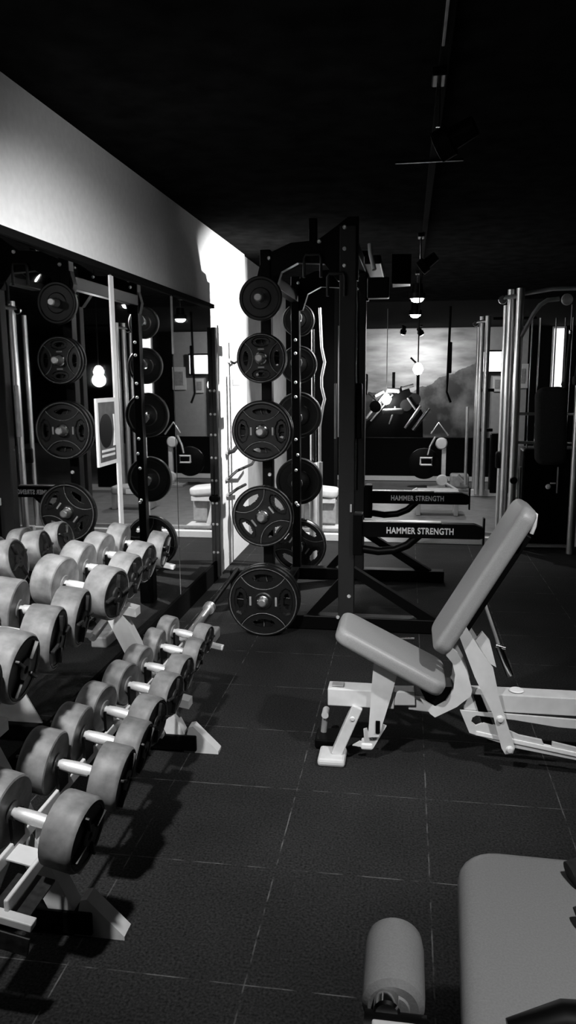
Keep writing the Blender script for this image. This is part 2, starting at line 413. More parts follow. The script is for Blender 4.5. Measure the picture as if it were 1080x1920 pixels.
# ------------------------------------------------------------------ weight plates
def plate_mesh(rad, th, openings=True):
    """polar grid disc in local XZ, front towards -Y, centre of the disc at origin"""
    NR, NT = 26, 112
    r_in = .11*rad/.2 if rad < .15 else .028
    r_in = .027
    rs = [r_in+(rad-r_in)*(i/NR) for i in range(NR+1)]
    def region(x, z):
        x, z = x/rad, z/rad; r_ = math.hypot(x, z)
        for s_ in (1, -1):
            d = math.hypot(x, z-s_*1.053)
            if d < .713 and r_ < .9: return 'lens', .713-d
        if ((abs(x)-.64)/.19)**2+(z/.36)**2 < 1 and r_ < .9: return 'kid', 0
        return 'web', 0
    def hgt(x, z):
        k, d = region(x, z); r_ = math.hypot(x, z)/rad
        if r_ > .985: return th*.30
        if r_ > .9: return th*.5
        if r_ < .24: return th*.42
        return th*(.14 if k != 'web' else .34)
    def hole(x, z):
        x, z = x/rad, z/rad
        if not openings: return False
        return ((x/.30)**2+((abs(z)-.64)/.11)**2 < 1) or (((abs(x)-.65)/.10)**2+(z/.24)**2 < 1)
    bm = bmesh.new(); FV = []; BV = []
    for i, r_ in enumerate(rs):
        f_, b_ = [], []
        for k in range(NT):
            a = 2*PI*k/NT; x, z = r_*math.cos(a), r_*math.sin(a); h = hgt(x, z)
            f_.append(bm.verts.new((x, -h, z))); b_.append(bm.verts.new((x, h, z)))
        FV.append(f_); BV.append(b_)
    solid = [[not hole((rs[i]+rs[i+1])/2*math.cos(2*PI*(k+.5)/NT), (rs[i]+rs[i+1])/2*math.sin(2*PI*(k+.5)/NT)) for k in range(NT)] for i in range(NR)]
    def q(vs, sm=False):
        f = bm.faces.new(vs); f.smooth = sm
    for i in range(NR):
        for k in range(NT):
            if not solid[i][k]: continue
            k2 = (k+1) % NT
            q([FV[i][k], FV[i+1][k], FV[i+1][k2], FV[i][k2]], True); q([BV[i][k], BV[i][k2], BV[i+1][k2], BV[i+1][k]], True)
            if i == 0 or not solid[i-1][k]: q([FV[i][k], FV[i][k2], BV[i][k2], BV[i][k]])
            if i == NR-1 or not solid[i+1][k]: q([FV[i+1][k2], FV[i+1][k], BV[i+1][k], BV[i+1][k2]])
            if not solid[i][k-1]: q([FV[i+1][k], FV[i][k], BV[i][k], BV[i+1][k]])
            if not solid[i][k2]: q([FV[i][k2], FV[i+1][k2], BV[i+1][k2], BV[i][k2]])
    bmesh.ops.recalc_face_normals(bm, faces=list(bm.faces))
    me = bpy.data.meshes.new('weight_plate'); bm.to_mesh(me); bm.free(); me.materials.append(M_plate)
    me.set_sharp_from_angle(angle=R(30))
    return me
def ring_y(mb, r_, tr, y, cx=0, cz=0, n=64, m_=6):
    pts = []
    for i in range(n):
        a = 2*PI*i/n; ring = []
        for j in range(m_):
            b = 2*PI*j/m_; rr_ = r_+tr*math.cos(b)
            ring.append(mb.bm.verts.new((cx+rr_*math.cos(a), y+tr*math.sin(b), cz+rr_*math.sin(a))))
        pts.append(ring)
    for i in range(n):
        for j in range(m_):
            mb.face([pts[i][j], pts[i][(j+1) % m_], pts[(i+1) % n][(j+1) % m_], pts[(i+1) % n][j]], True)
protos = {}
def make_plate(rad, th, kind):
    key = (rad, kind)
    if key in protos:
        return copy_tree(protos[key])
    root = thing('weight_plate', 'x', 'weight plate', (0, 0, 0), local=True)
    if kind == 'grip':
        me = plate_mesh(rad, th); o = bpy.data.objects.new('plate_body', me); COL.objects.link(o); o.parent = root
        for s_ in (-1, 1):
            e = MB(); ring_y(e, rad*.935, .0022, s_*th*.5)
            for q in (1, -1):
                a0 = math.asin((1.053-.76)/.713)
                pts = []
                for k in range(19):
                    a = -PI/2+(k/18-.5)*2*(PI/2-a0)
                    pts.append((rad*.713*math.cos(a), s_*th*.36, q*rad*(1.053+.713*math.sin(a))))
                e.tube(pts, .0022, 6)
            e.build('raised_edge', M_platehi, root)
            hb = MB(); hb.lathe([(.026, -th*.5), (.026, th*.5+.0), (.031, th*.5+.003), (.037, th*.5), (.037, -th*.5)], (0, 0, 0), (0, s_, 0), 28)
            if s_ == -1: hb.build('steel_hub', M_chrome, root)
            else: hb.bm.free()
        gl = MB()
        for s_ in (-1, 1):
            gl.box((s_*rad*.36, -th*.36, 0), (rad*.055, .003, rad*.26), bev=.001)
        gl.build('raised_mark', M_lightdull, root)
    else:
        h = MB(); h.lathe([(.027, -th/2), (rad*.45, -th/2), (rad*.5, -th*.3), (rad*.82, -th*.3), (rad*.87, -th/2), (rad-.006, -th/2), (rad, -th/2+.005),
                           (rad, th/2-.005), (rad-.006, th/2), (.027, th/2), (.027, -th/2)], (0, 0, 0), (0, 1, 0), 56)
        h.build('plate_body', M_plate, root)
        hb = MB(); hb.lathe([(.026, th/2), (.026, -th/2-.002), (.034, -th/2-.002), (.035, -th/2+.002)], (0, 0, 0), (0, 1, 0), 28); hb.build('steel_hub', M_rubdark, root)
    protos[key] = root
    return root
XR = -.862
NEARP = [(2.055, .128, .032, 'disc', 0, 'small smooth black weight plate on the top near peg of the rack', 4.585),
         (1.711, .147, .040, 'grip', 90, 'black four-slot weight plate on the second near peg from the top', 4.58),
         (1.28, .184, .045, 'grip', 0, 'black four-slot weight plate on the middle near peg of the rack', 4.575),
         (.761, .190, .050, 'grip', -38, 'black four-slot weight plate, turned askew, on the fourth near peg down', 4.57),
         (.228, .224, .055, 'grip', 0, 'largest black weight plate, in front on the lowest near peg', 4.555)]
for z, rad, th, kind, rot, lab, y in NEARP:
    p = make_plate(rad, th, kind); p.location = (XR, y, z); p.rotation_euler = (0, R(rot), 0)
    p['label'] = lab; p['group'] = 'weight plates on the near pegs'
for z, rad, th, kind, rot, lab, y in ((.228, .224, .055, 'grip', 45, 'large black weight plate hidden behind the largest one on the lowest near peg', 4.617),
                                      (1.711, .147, .040, 'grip', 40, 'black weight plate tucked behind another on the second near peg down', 4.625),
                                      (1.28, .184, .045, 'grip', 35, 'black weight plate tucked behind another on the middle near peg', 4.626)):
    p = make_plate(rad, th, kind); p.location = (XR, y, z); p.rotation_euler = (0, R(rot), 0)
    p['label'] = lab; p['group'] = 'weight plates on the near pegs'
FARP = [(2.043, .128, .032, 'disc', 0, 'small smooth black weight plate on the top far peg of the rack'),
        (1.70, .147, .040, 'disc', 0, 'smooth black weight plate on the second far peg from the top'),
        (1.30, .184, .045, 'disc', 0, 'smooth black weight plate on the middle far peg of the rack'),
        (.765, .190, .050, 'disc', 0, 'smooth black weight plate on the fourth far peg from the top'),
        (.232, .224, .055, 'grip', 35, 'large black weight plate with slots on the lowest far peg')]
for z, rad, th, kind, rot, lab in FARP:
    p = make_plate(rad, th, kind); p.location = (-.86, 6.17, z); p.rotation_euler = (0, R(rot), 0)
    p['label'] = lab; p['group'] = 'weight plates on the far pegs'

# ------------------------------------------------------------------ power rack
pr = thing('power_rack', 'tall black power rack with plate pegs and two lettered spotter arms', 'power rack', (-.6, 5.3, 0))
XF = -.362
bolts = []
for nm, Y, s_ in (('near', 4.75, -1), ('far', 6.0, 1)):
    MB().box((XR+.005, Y, 1.2), (.064, .08, 2.3), bev=.006).build('rear_upright', M_black, pr)
    MB().box((XF, Y, 1.25), (.10 if s_ < 0 else .085, .08, 2.44), bev=.006).build('front_upright', M_blacktex, pr)
    for z in (2.055, 1.711, 1.28, .761, .228):
        g = MB(); ya = Y+s_*.04; yb = Y+s_*.26
        g.lathe([(0, 0), (.045, 0), (.045, .012), (.024, .014), (.024, .215), (.018, .22), (0, .22)], (XR, ya, z), (0, s_, 0), 24)
        g.build('plate_peg', M_pipe, pr)
    # base beam, gussets
    MB().box((-.30, Y, .05), (1.22, .09, .09), bev=.006).build('base_beam', M_black, pr)
    MB().prism([(XF+.04, .36), (XF+.04, .42), (.22, .09), (.10, .09)], Y-.03, Y+.03).build('base_brace', M_black, pr)
    MB().prism([(XF-.045, .34), (XF-.045, .22), (XF-.19, .09), (XF-.26, .09)], Y-.012, Y+.012).build('base_gusset', M_black, pr)
    # top beam with arched gusset
    top = [(XR-.05, 2.18), (XR-.03, 2.26), (XR+.05, 2.34), (XR+.16, 2.385), (XR+.32, 2.395), (XF-.07, 2.47), (XF+.0, 2.52), (XF+.06, 2.52), (XF+.06, 2.16), (XF-.06, 2.16), (XF-.14, 2.26), (XR+.2, 2.27), (XR+.10, 2.22), (XR+.06, 2.10), (XR-.03, 2.10)]
    MB().prism(top, Y-.03, Y+.03).build('top_beam', M_black, pr)
    for x, z in ((XF-.02, 2.46), (XF-.02, 2.34), (XF-.02, 2.245), (XF-.17, 2.385), (XR+.03, 2.30), (XF-.05, .09), (XF+.02, .23), (XR+.02, .60), (XR+.02, 1.0)):
        bolts.append((x, Y-.041, z))
# bolts on the far rear upright and top plates
for z in (.62, .88, 1.12, 1.45, 1.56, 1.78, 1.88):
    bolts.append((-.855, 5.955, z))
for x, y, z in bolts:
    b = MB(); b.lathe([(0, .008), (.008, .009), (.012, .004), (.0125, 0)], (x, y, z), (0, -1, 0), 12); b.build('bolt', M_bolt, pr)
# long members front to back
MB().box((XF, 5.375, 2.40), (.08, 1.17, .08), bev=.005).build('top_crossmember', M_black, pr)
MB().box((XR, 5.375, 2.2), (.06, 1.17, .08), bev=.005).build('top_crossmember', M_black, pr)
MB().box((XR, 5.375, .06), (.06, 1.17, .08), bev=.005).build('floor_crossmember', M_black, pr)
MB().box((XR+.26, 5.0, 2.47), (.05, .05, .2), bev=.005).build('top_post', M_black, pr)
MB().box((-.185, 4.80, 2.12), (.13, .09, .12), bev=.008).build('pull_up_bracket', M_black, pr)
MB().box((-.22, 5.2, 2.28), (.10, .9, .05), bev=.008).build('pull_up_beam', M_black, pr)
g = MB(); g.tube([(-.235, 4.70, 2.36), (-.23, 4.69, 2.31), (-.205, 4.66, 2.21)], .013, 12); g.build('pull_up_grip', M_grip, pr)
for x0, z0 in ((-.62, 2.30), (-.48, 2.19)):
    g = MB(); g.tube([(x0, 4.70, z0-.12), (x0, 4.70, z0-.01), (x0+.01, 4.70, z0+.01), (x0+.09, 4.70, z0+.01), (x0+.10, 4.70, z0-.01), (x0+.10, 4.70, z0-.12)], .009, 10)
    g.build('hanging_handle', M_rubdark, pr)
for Y, x1 in ((4.70, .465), (6.0, .48)):
    a = MB(); a.prism([(XF+.05, .625), (XF+.05, .715), (x1-.05, .715), (x1, .695), (x1, .63), (x1-.02, .625)], Y-.03, Y+.03)
    ao = a.build('spotter_arm', M_black, pr)
    MB().box((XF+.05+.28, Y, .7205), (.5, .05, .010), bev=.003).build('arm_top_strip', M_pipe, ao)
    MB().box((x1+.006, Y, .67), (.012, .05, .17), bev=.003).build('arm_end_stop', M_black, ao)
    cur = [(XF+.05, Y, .55), (XF+.2, Y, .53), (XF+.3, Y, .54), (XF+.38, Y, .575), (XF+.45, Y, .64)]
    MB().tube(cur, .026, 12).build('arm_brace', M_black, ao)
    t_ = text_part('lettering', 'HAMMER STRENGTH', 0.054, .76, (.09, Y-.0312, .668), M_white, ao, bold=.0014)
    t_['label'] = 'white HAMMER STRENGTH lettering'
    MB().box((XF+.075, Y, .64), (.06, .10, .26), bev=.006).build('arm_sleeve', M_black, ao)
MB().box((XF+.03, 4.69, .80), (.012, .012, .05), bev=.002).build('pin_handle', M_light, pr)
MB().tube([(XF+.06, 4.78, .9), (XF+.06, 4.78, 2.1)], .006, 8).build('guide_rod', M_chrome, pr)
for x, z in ((-.30, 1.34),):
    MB().box((x, 4.80, z+.05), (.05, .06, .34), bev=.008).build('bar_catch', M_black, pr)
    MB().box((x-.14, 4.80, z+.05), (.012, .05, .34), bev=.003).build('bar_catch', M_lightdull, pr)

# bars stored upright at the far rear corner
bb = thing('barbell', 'straight chrome barbell stored upright behind the rack pegs', 'barbell', (-.765, 6.33, 0), 'bars')
MB().tube([(-.765, 6.33, 1.30), (-.765, 6.33, 1.98)], .014, 14).build('shaft', M_chrome, bb)
MB().tube([(-.765, 6.33, .90), (-.765, 6.33, 1.30)], .026, 18).build('sleeve', M_chrome, bb)
MB().tube([(-.765, 6.33, 1.29), (-.765, 6.33, 1.315)], .04, 18).build('collar', M_chrome, bb)
MB().tube([(-.765, 6.33, .0), (-.765, 6.33, .90)], .032, 18).build('holder', M_light, bb)
ez = thing('curl_bar', 'bent chrome curl bar stored upright beside the straight barbell', 'barbell', (-.70, 6.36, 0), 'bars')
MB().tube([(-.715, 6.38, .0), (-.715, 6.38, 1.2), (-.69, 6.38, 1.36), (-.675, 6.38, 1.42), (-.70, 6.38, 1.52), (-.70, 6.38, 1.6), (-.675, 6.38, 1.72), (-.70, 6.38, 1.84), (-.715, 6.38, 2.15)], .012, 12).build('shaft', M_pipe, ez)
MB().tube([(-.715, 6.38, .3), (-.715, 6.38, .9)], .024, 14).build('sleeve', M_pipe, ez)
# barbell leaning low between dumbbell rack and power rack
lm = thing('barbell', 'worn barbell lying at a slant between the dumbbell rack and the lowest plates', 'barbell', (-1.1, 4.3, 0), 'bars')
A = Vector((-1.19, 3.98, .30)); B = Vector((-1.115, 5.3, .335)); A = Vector((-1.22, 4.02, .13)); B = Vector((-1.16, 5.15, .27))
D = (B-A)
MB().tube([A, A+D*.40], .025, 16).build('sleeve', M_pipe, lm)
MB().tube([A+D*.40, A+D*.43], .038, 16).build('collar', M_pipe, lm)
MB().tube([A+D*.43, B], .016, 14).build('shaft', M_black, lm)
MB().box(B+Vector((0, .03, -.135)), (.10, .10, .27), bev=.01).build('floor_stand', M_black, lm)
# low light slab bench end near the wall foot
t = MB().box((-1.18, 4.35, .035), (.10, .30, .07), bev=.01).build('floor_block', M_lightdull)
tag(t, 'small grey block on the floor beside the lowest weight plate', 'block')

# ------------------------------------------------------------------ adjustable bench
bn = thing('adjustable_bench', 'light grey adjustable bench with raised back and tilted seat', 'bench', (.2, 3.05, 0))
YB = 3.06
# main beam, with a socket insert behind the seat post
MB().bar((-.305, YB, .283), (-.03, YB, .283), .075, .085, Vector((0, 1, 0))).build('front_beam', M_light, bn)
MB().box((-.265, YB-.005, .3265), (.05, .04, .006), bev=.002).build('beam_badge', M_lightdull, bn)
MB().bar((-.06, YB, .287), (.055, YB, .293), .06, .07, Vector((0, 1, 0))).build('beam_insert', M_light, bn)
MB().bar((.25, YB, .297), (1.25, YB, .297), .075, .085, Vector((0, 1, 0))).build('rear_beam', M_light, bn)
MB().lathe([(0, .004), (.026, .004), (.03, 0)], (.46, YB, .3395), (0, 0, 1), 24).build('beam_badge', M_white, bn)
MB().bar((.03, YB, .262), (.13, YB, .255), .05, .04, Vector((0, 1, 0))).build('beam_joint', M_light, bn)
MB().bar((-.18, YB-.03, .25), (-.268, YB-.03, .03), .045, .055, Vector((0, 1, 0))).build('front_leg', M_light, bn)
MB().box((-.285, YB-.04, .018), (.115, .13, .034), bev=.012).build('foot_plate', M_light, bn)
MB().lathe([(0, .006), (.008, .005), (.011, 0)], (-.200, YB-.0585, .20), (0, -1, 0), 14).build('bolt', M_bolt, bn)
MB().tube([(-.34, YB+.12, .03), (-.33, YB+.12, .13)], .014, 12).build('foot_wheel_arm', M_lightdull, bn)
MB().tube([(-.33, YB+.09, .14), (-.33, YB+.15, .14)], .016, 12).build('foot_roller', M_light, bn)
MB().box((-.31, YB+.1, .03), (.12, .12, .04), bev=.006).build('rear_foot_plate', M_black, bn)
# seat post plate and pedal
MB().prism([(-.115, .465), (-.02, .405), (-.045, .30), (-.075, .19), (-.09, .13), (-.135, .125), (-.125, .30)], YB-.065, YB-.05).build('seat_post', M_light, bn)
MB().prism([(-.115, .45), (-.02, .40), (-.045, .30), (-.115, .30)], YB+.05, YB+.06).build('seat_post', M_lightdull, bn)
MB().box((-.095, YB-.068, .175), (.018, .006, .055), bev=.002).build('slot_cover', M_black, bn)
MB().prism([(-.20, .075), (-.115, .065), (-.06, .17), (-.075, .175), (-.12, .10), (-.14, .155), (-.155, .15), (-.15, .09), (-.17, .095)], YB-.045, YB-.035).build('pedal_bracket', M_light, bn)
MB().box((-.14, YB-.02, .075), (.05, .06, .03), bev=.008).build('pedal', M_white, bn)
# seat pad
sd_up = Vector((.42, 0, .9))
s0 = Vector((-.262, YB-.01, .59)); s1 = Vector((.165, YB-.01, .372))
MB().pad(s1, s0, .30, .066, sd_up, .022, .9).build('seat_pad', M_vinyl, bn)
MB().bar(s0+Vector((.05, 0, -.055)), s1+Vector((-.03, 0, -.045)), .05, .03, Vector((0, 1, 0))).build('seat_rail', M_black, bn)
MB().tube([(-.20, YB-.12, .53), (-.20, YB-.12, .555)], .010, 10).build('seat_bolt', M_bolt, bn)
# back pad
b0 = Vector((.135, YB-.01, .528)); b1 = Vector((.468, YB-.01, 1.105)); up_b = Vector((-.87, 0, .5))
MB().pad(b0-Vector((-.004, 0, 0)), b1, .30, .066, up_b, .022, .94).build('back_pad', M_vinyl, bn)
dn = (b1-b0).normalized(); nb = Vector((dn.z, 0, -dn.x))
MB().bar(b0+dn*.1+nb*.055, b1-dn*.10+nb*.055, .05, .04, Vector((0, 1, 0))).build('back_rail', M_black, bn)
MB().tube([b1+nb*.0+Vector((-.004, -.10, -.01)), b1+nb*.015+Vector((.004, -.10, -.014)), b1+nb*.02+Vector((-.004, -.10, -.055)), b1+nb*.02+Vector((-.014, -.10, -.085))], .008, 10).build('top_handle', M_light, bn)
# curved pivot bracket
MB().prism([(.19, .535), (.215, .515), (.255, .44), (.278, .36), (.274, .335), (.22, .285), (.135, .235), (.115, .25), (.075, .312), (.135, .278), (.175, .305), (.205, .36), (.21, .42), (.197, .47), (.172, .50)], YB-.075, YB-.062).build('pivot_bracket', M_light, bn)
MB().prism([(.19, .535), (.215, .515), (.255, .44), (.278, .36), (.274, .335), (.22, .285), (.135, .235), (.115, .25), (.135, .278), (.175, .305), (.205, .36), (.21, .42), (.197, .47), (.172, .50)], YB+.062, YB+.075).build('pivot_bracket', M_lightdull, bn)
MB().prism([(.07, .35), (.20, .36), (.19, .31), (.14, .275), (.10, .29)], YB-.05, YB+.05).build('pivot_block', M_black, bn)
# back support plates
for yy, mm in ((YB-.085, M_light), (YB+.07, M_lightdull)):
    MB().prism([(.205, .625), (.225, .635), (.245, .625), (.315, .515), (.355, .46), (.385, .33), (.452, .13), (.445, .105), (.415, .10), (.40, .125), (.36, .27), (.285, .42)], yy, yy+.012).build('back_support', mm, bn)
MB().prism([(.29, .55), (.315, .585), (.345, .55), (.375, .44), (.34, .46)], YB-.02, YB+.0).build('back_support_rib', M_light, bn)
for x, z in ((.223, .612), (.432, .122), (.39, .25)):
    MB().lathe([(0, .014), (.010, .012), (.014, .004), (.016, 0)], (x, YB-.086, z), (0, -1, 0), 16).build('pivot_bolt', M_bolt, bn)
MB().prism([(.285, .33), (.315, .33), (.375, .19), (.37, .13), (.35, .13)], YB-.05, YB-.03).build('lock_lever', M_black, bn)
# notched ladder rail under the beam
MB().prism([(.235, .262), (1.2, .235), (1.2, .20), (.62, .215), (.45, .235), (.30, .245), (.285, .235), (.28, .215), (.30, .20), (.33, .215), (.40, .20), (.47, .17), (.56, .155), (.575, .12), (.60, .125), (.60, .15), (.70, .13), (.715, .09), (.74, .095), (.74, .12), (1.2, .03), (1.2, -.0 + .005), (.46, .115), (.275, .168)], YB-.055, YB-.043).build('ladder_rail', M_light, bn)
MB().bar((.30, YB-.049, .170), (1.2, YB-.049, .008+.012), .018, .022, Vector((0, 1, 0)), .002).build('ladder_edge', M_white, bn)
MB().box((1.22, YB, .14), (.07, .07, .26), bev=.005).build('rear_leg', M_light, bn)
MB().box((1.22, YB, .02), (.08, .5, .04), bev=.008).build('rear_foot', M_light, bn)
# chrome-ended rod behind the back pad
MB().tube([(.335, YB+.12, .66), (.385, YB+.12, .52), (.40, YB+.12, .475)], .008, 10).build('gas_strut_rod', M_lightdull, bn)
MB().tube([(.398, YB+.12, .48), (.448, YB+.12, .355)], .015, 14).build('gas_strut', M_chrome, bn)
MB().tube([(.385, YB+.115, .485), (.425, YB+.115, .475)], .008, 10).build('strut_cap', M_chrome, bn)
MB().tube([(-.05, YB+.22, .46), (.05, YB+.22, .462)], .006, 10).build('adjust_rod', M_chrome, bn)

# ------------------------------------------------------------------ seated machine in the near right corner
sm = thing('seated_leg_machine', 'grey padded seated exercise machine in the near right corner', 'exercise machine', (.3, 1.3, 0))
MB().pad((.30, .88, .565), (.315, 1.54, .565), .41, .085, (0, 0, 1), .034, .93).build('seat_pad', M_vinyl, sm)
MB().pad((0, 1.0, .60), (0, 1.0, .6001), .01, .01, (0, 0, 1)).bm.free()
MB().lathe([(0, 0), (.026, 0), (.028, .004), (.042, .004), (.052, .012), (.053, .03), (.053, .13), (.050, .155), (.038, .168), (.0, .171)], (-.004, 1.122, .565), (0, 1, .03), 40).build('foam_roller', M_vinyl, sm)
MB().lathe([(0, 0), (.018, .0), (.022, .004), (.022, .03)], (-.014, 1.098, .580), (0, 1, 0), 20).build('roller_cap', M_chrome, sm)
MB().tube([(-.05, 1.09, .553), (.05, 1.09, .553)], .03, 16).build('roller_bracket', M_black, sm)
MB().bar((-.037, 1.042, .574), (.105, 1.042, .574), .05, .05, Vector((0, 1, 0))).build('front_beam', M_light, sm)
MB().box((.03, 1.045, .275), (.06, .05, .55), bev=.006).build('front_post', M_black, sm)
MB().box((.31, 1.2, .27), (.08, .5, .5), bev=.01).build('seat_post', M_black, sm)
MB().box((.2, 1.1, .02), (.6, .08, .04), bev=.006).build('floor_beam', M_black, sm)
MB().tube([(.335, 1.44, .625), (.37, 1.45, .635), (.46, 1.44, .64)], .026, 16).build('side_grip', M_foam, sm)
MB().tube([(.325, 1.31, .625), (.35, 1.315, .635), (.45, 1.31, .64)], .022, 16).build('side_grip', M_foam, sm)
MB().tube([(.385, 1.20, .60), (.385, 1.46, .62)], .012, 12).build('grip_rail', M_lightdull, sm)
MB().tube([(.17, 1.045, .62), (.25, 1.055, .635), (.40, 1.05, .64), (.55, 1.04, .64)], [.02, .035, .04, .04], 20).build('thigh_bar', M_black, sm)

# ------------------------------------------------------------------ cable machines
def cable_tower(x, y, full, label):
    c = thing('cable_machine', label, 'cable machine', (x+.3, y, 0), 'cable machines')
    H = 2.36
    for dx, dy in ((.0, .20), (.022, .0), (.085, -.1)):
        MB().tube([(x+dx, y+dy, .04), (x+dx, y+dy, H-(.12 if dx == 0 else 0))], .035 if dx else .024, 16).build('column', M_pipe, c)
    MB().tube([(x-.06, y-.02, H-.09), (x-.03, y-.03, H-.07), (x+.085, y-.05, H-.06)], .02, 12).build('pulley_arm', M_pipe, c)
    MB().lathe([(0, 0), (.035, 0), (.04, .006), (.035, .012), (0, .012)], (x-.06, y-.03, H-.09), (0, -1, 0), 20).build('pulley', M_chrome, c)
    MB().tube([(x+.02, y, .06), (x+.02, y, H-.25)], .006, 8).build('cable', M_chrome, c)
    MB().box((x+.30, y+.04, .05), (.70, .06, .09), bev=.006).build('base_beam', M_light, c)
    if full:
        MB().tube([(x+.085, y-.08, H-.05), (x+.36, y-.08, H-.01), (x+.62, y-.08, H-.01)], .018, 12).build('top_beam', M_pipe, c)
        MB().tube([(x+.10, y-.12, H-.42), (x+.20, y-.12, H-.22), (x+.25, y-.12, H-.15), (x+.31, y-.12, H-.11), (x+.41, y-.12, H-.10)], .019, 12).build('curved_brace', M_pipe, c)
        MB().lathe([(0, 0), (.045, 0), (.05, .01), (.045, .03), (0, .03)], (x+.47, y-.14, H-.11), (0, -1, 0), 24).build('pulley', M_lightdull, c)
        for dx in (.215, .28, .42, .50, .565):
            MB().tube([(x+dx, y+.02, .4), (x+dx, y+.02, H-.25)], .007, 8).build('guide_rod', M_chrome, c)
        MB().pad((x+.41, y-.10, .80), (x+.38, y-.12, 1.50), .28, .10, (0, -1, .05), .045).build('back_pad', M_foam, c)
        MB().box((x+.42, y+.02, .50), (.50, .22, .88), bev=.02).build('weight_stack_shroud', M_black, c)
        MB().box((x+.30, y-.04, .66), (.02, .03, .30), bev=.004).build('stack_edge', M_lightdull, c)
        MB().box((x+.48, y-.10, .66), (.012, .012, .24), bev=.003).build('stack_edge', M_lightdull, c)
        MB().lathe([(0, .02), (.018, .016), (.024, 0)], (x+.40, y-.105, .60), (0, -1, 0), 16).build('pin_knob', M_white, c)
        MB().box((x+.44, y-.105, .632), (.05, .01, .012), bev=.002).build('pin_label', M_white, c)
        for z in (1.26, 1.0):
            MB().tube([(x+.10, y-.1, z), (x+.60, y-.1, z)], .014, 10).build('crossbar', M_pipe, c)
        MB().tube([(x+.605, y-.20, .0), (x+.605, y-.20, 2.3)], .036, 18).build('front_column', M_pipe, c)
        MB().lathe([(0, 0), (.03, .005), (.035, .02), (.03, .035), (0, .04)], (x+.085, y-.14, .66), (0, -1, 0), 20).build('adjuster_knob', M_black, c)
        MB().tube([(x+.145, y-.1, .05), (x+.145, y-.1, .78)], .018, 12).build('slide_post', M_pipe, c)
        MB().box((x+.08, y+.13, 1.06), (.05, .06, .14), bev=.01).build('pulley_carriage', M_black, c)
        MB().box((x-.01, y+.1, .82), (.09, .06, .16), bev=.02).build('pulley_carriage', M_black, c)
    else:
        MB().box((x+.12, y-.03, 1.42), (.16, .07, .04), bev=.006).build('pulley_carriage', M_black, c)
        MB().box((x+.12, y-.03, .9), (.16, .07, .04), bev=.006).build('pulley_carriage', M_black, c)
        MB().tube([(x-.12, y+.1, .15), (x-.12, y+.1, 1.2)], .02, 10).build('side_column', M_pipe, c)
        MB().box((x+.35, y+.1, .45), (.32, .2, .8), bev=.02).build('weight_stack_shroud', M_black, c)
        MB().tube([(x+.16, y, H-.03), (x+.7, y, H-.03)], .018, 10).build('top_beam', M_black, c)
    return c
cable_tower(.885, 7.35, True, 'tall silver cable machine with a black back pad, right of the raised bench back')
cable_tower(.915, 10.5, False, 'slimmer silver cable tower farther back, left of the near cable machine')
rp = thing('rope_handle', 'black rope handle hanging from the near cable machine', 'cable attachment', (1.36, 7.12, 1.5), 'cable attachments')
MB().tube([(1.385, 7.12, 1.95), (1.375, 7.12, 1.8), (1.365, 7.12, 1.6), (1.36, 7.12, 1.53)], .014, 12).build('rope', M_foam, rp)
MB().lathe([(0, 0), (.03, .01), (.034, .03), (.02, .05), (0, .06)], (1.36, 7.12, 1.55), (0, 0, -1), 16).build('knot', M_foam, rp)
MB().lathe([(0, 0), (.015, .004), (.018, .02), (.015, .036), (0, .04)], (1.385, 7.12, 1.99), (0, 0, -1), 12).build('snap_hook', M_chrome, rp)
MB().tube([(1.385, 7.12, 1.98), (1.385, 7.12, 2.20)], .005, 8).build('chain', M_chrome, rp)
rp2 = thing('rope_handle', 'thicker black strap hanging right of the rope on the near cable machine', 'cable attachment', (1.45, 7.1, 1.5), 'cable attachments')
MB().tube([(1.43, 7.10, 2.15), (1.455, 7.10, 1.9), (1.46, 7.10, 1.7), (1.45, 7.10, 1.58)], .02, 12).build('strap', M_foam, rp2)
MB().lathe([(0, 0), (.03, .01), (.036, .04), (.03, .08), (0, .09)], (1.45, 7.10, 1.60), (0, 0, -1), 16).build('grip', M_foam, rp2)

# ------------------------------------------------------------------ far part of the gym
mu = MB().box((.25, 18.52, 1.36), (2.6, .03, 2.66)).build('wall_mural', M_mural)
mu.location = (0, 0, 0)
tag(mu, 'wall-sized cloudy mountain landscape mural on the far wall', 'mural')
tv = thing('television', 'bright lit television screen on the far wall, between the silver columns', 'television', (1.9, 18.4, 1.95))
MB().box((1.93, 18.46, 1.93), (.72, .06, .52), bev=.01).build('bezel', M_black, tv)
MB().box((1.93, 18.425, 1.93), (.64, .01, .44)).build('screen', M_screen, tv)
def wallpanel(x, z, w_, h_, m1, m2, nm, lab, cat):
    p = thing(nm, lab, cat, (x, 18.5, z))
    MB().box((x, 18.52, z), (w_, .03, h_), bev=.004).build('frame', m1, p)
    MB().box((x, 18.50, z), (w_*.6, .01, h_*.6), bev=.002).build('print', m2, p)
    return p
wallpanel(2.55, 1.6, .34, .55, M_light, M_lightdull, 'notice_frame', 'pale framed notice on the far wall beside the television', 'picture')
wallpanel(2.05, 1.42, .22, .34, M_light, M_lightdull, 'notice_frame', 'small pale framed notice on the far wall below the television', 'picture')
struct(MB().box((1.72, 18.48, 1.0), (.10, .12, 2.0), bev=.01).build('trim_4', M_light))
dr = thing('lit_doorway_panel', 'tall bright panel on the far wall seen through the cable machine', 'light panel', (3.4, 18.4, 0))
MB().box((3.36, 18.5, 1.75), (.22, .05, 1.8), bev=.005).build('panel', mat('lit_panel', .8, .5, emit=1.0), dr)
MB().box((3.36, 18.53, 1.75), (.30, .03, 1.9), bev=.005).build('frame', M_lightdull, dr)

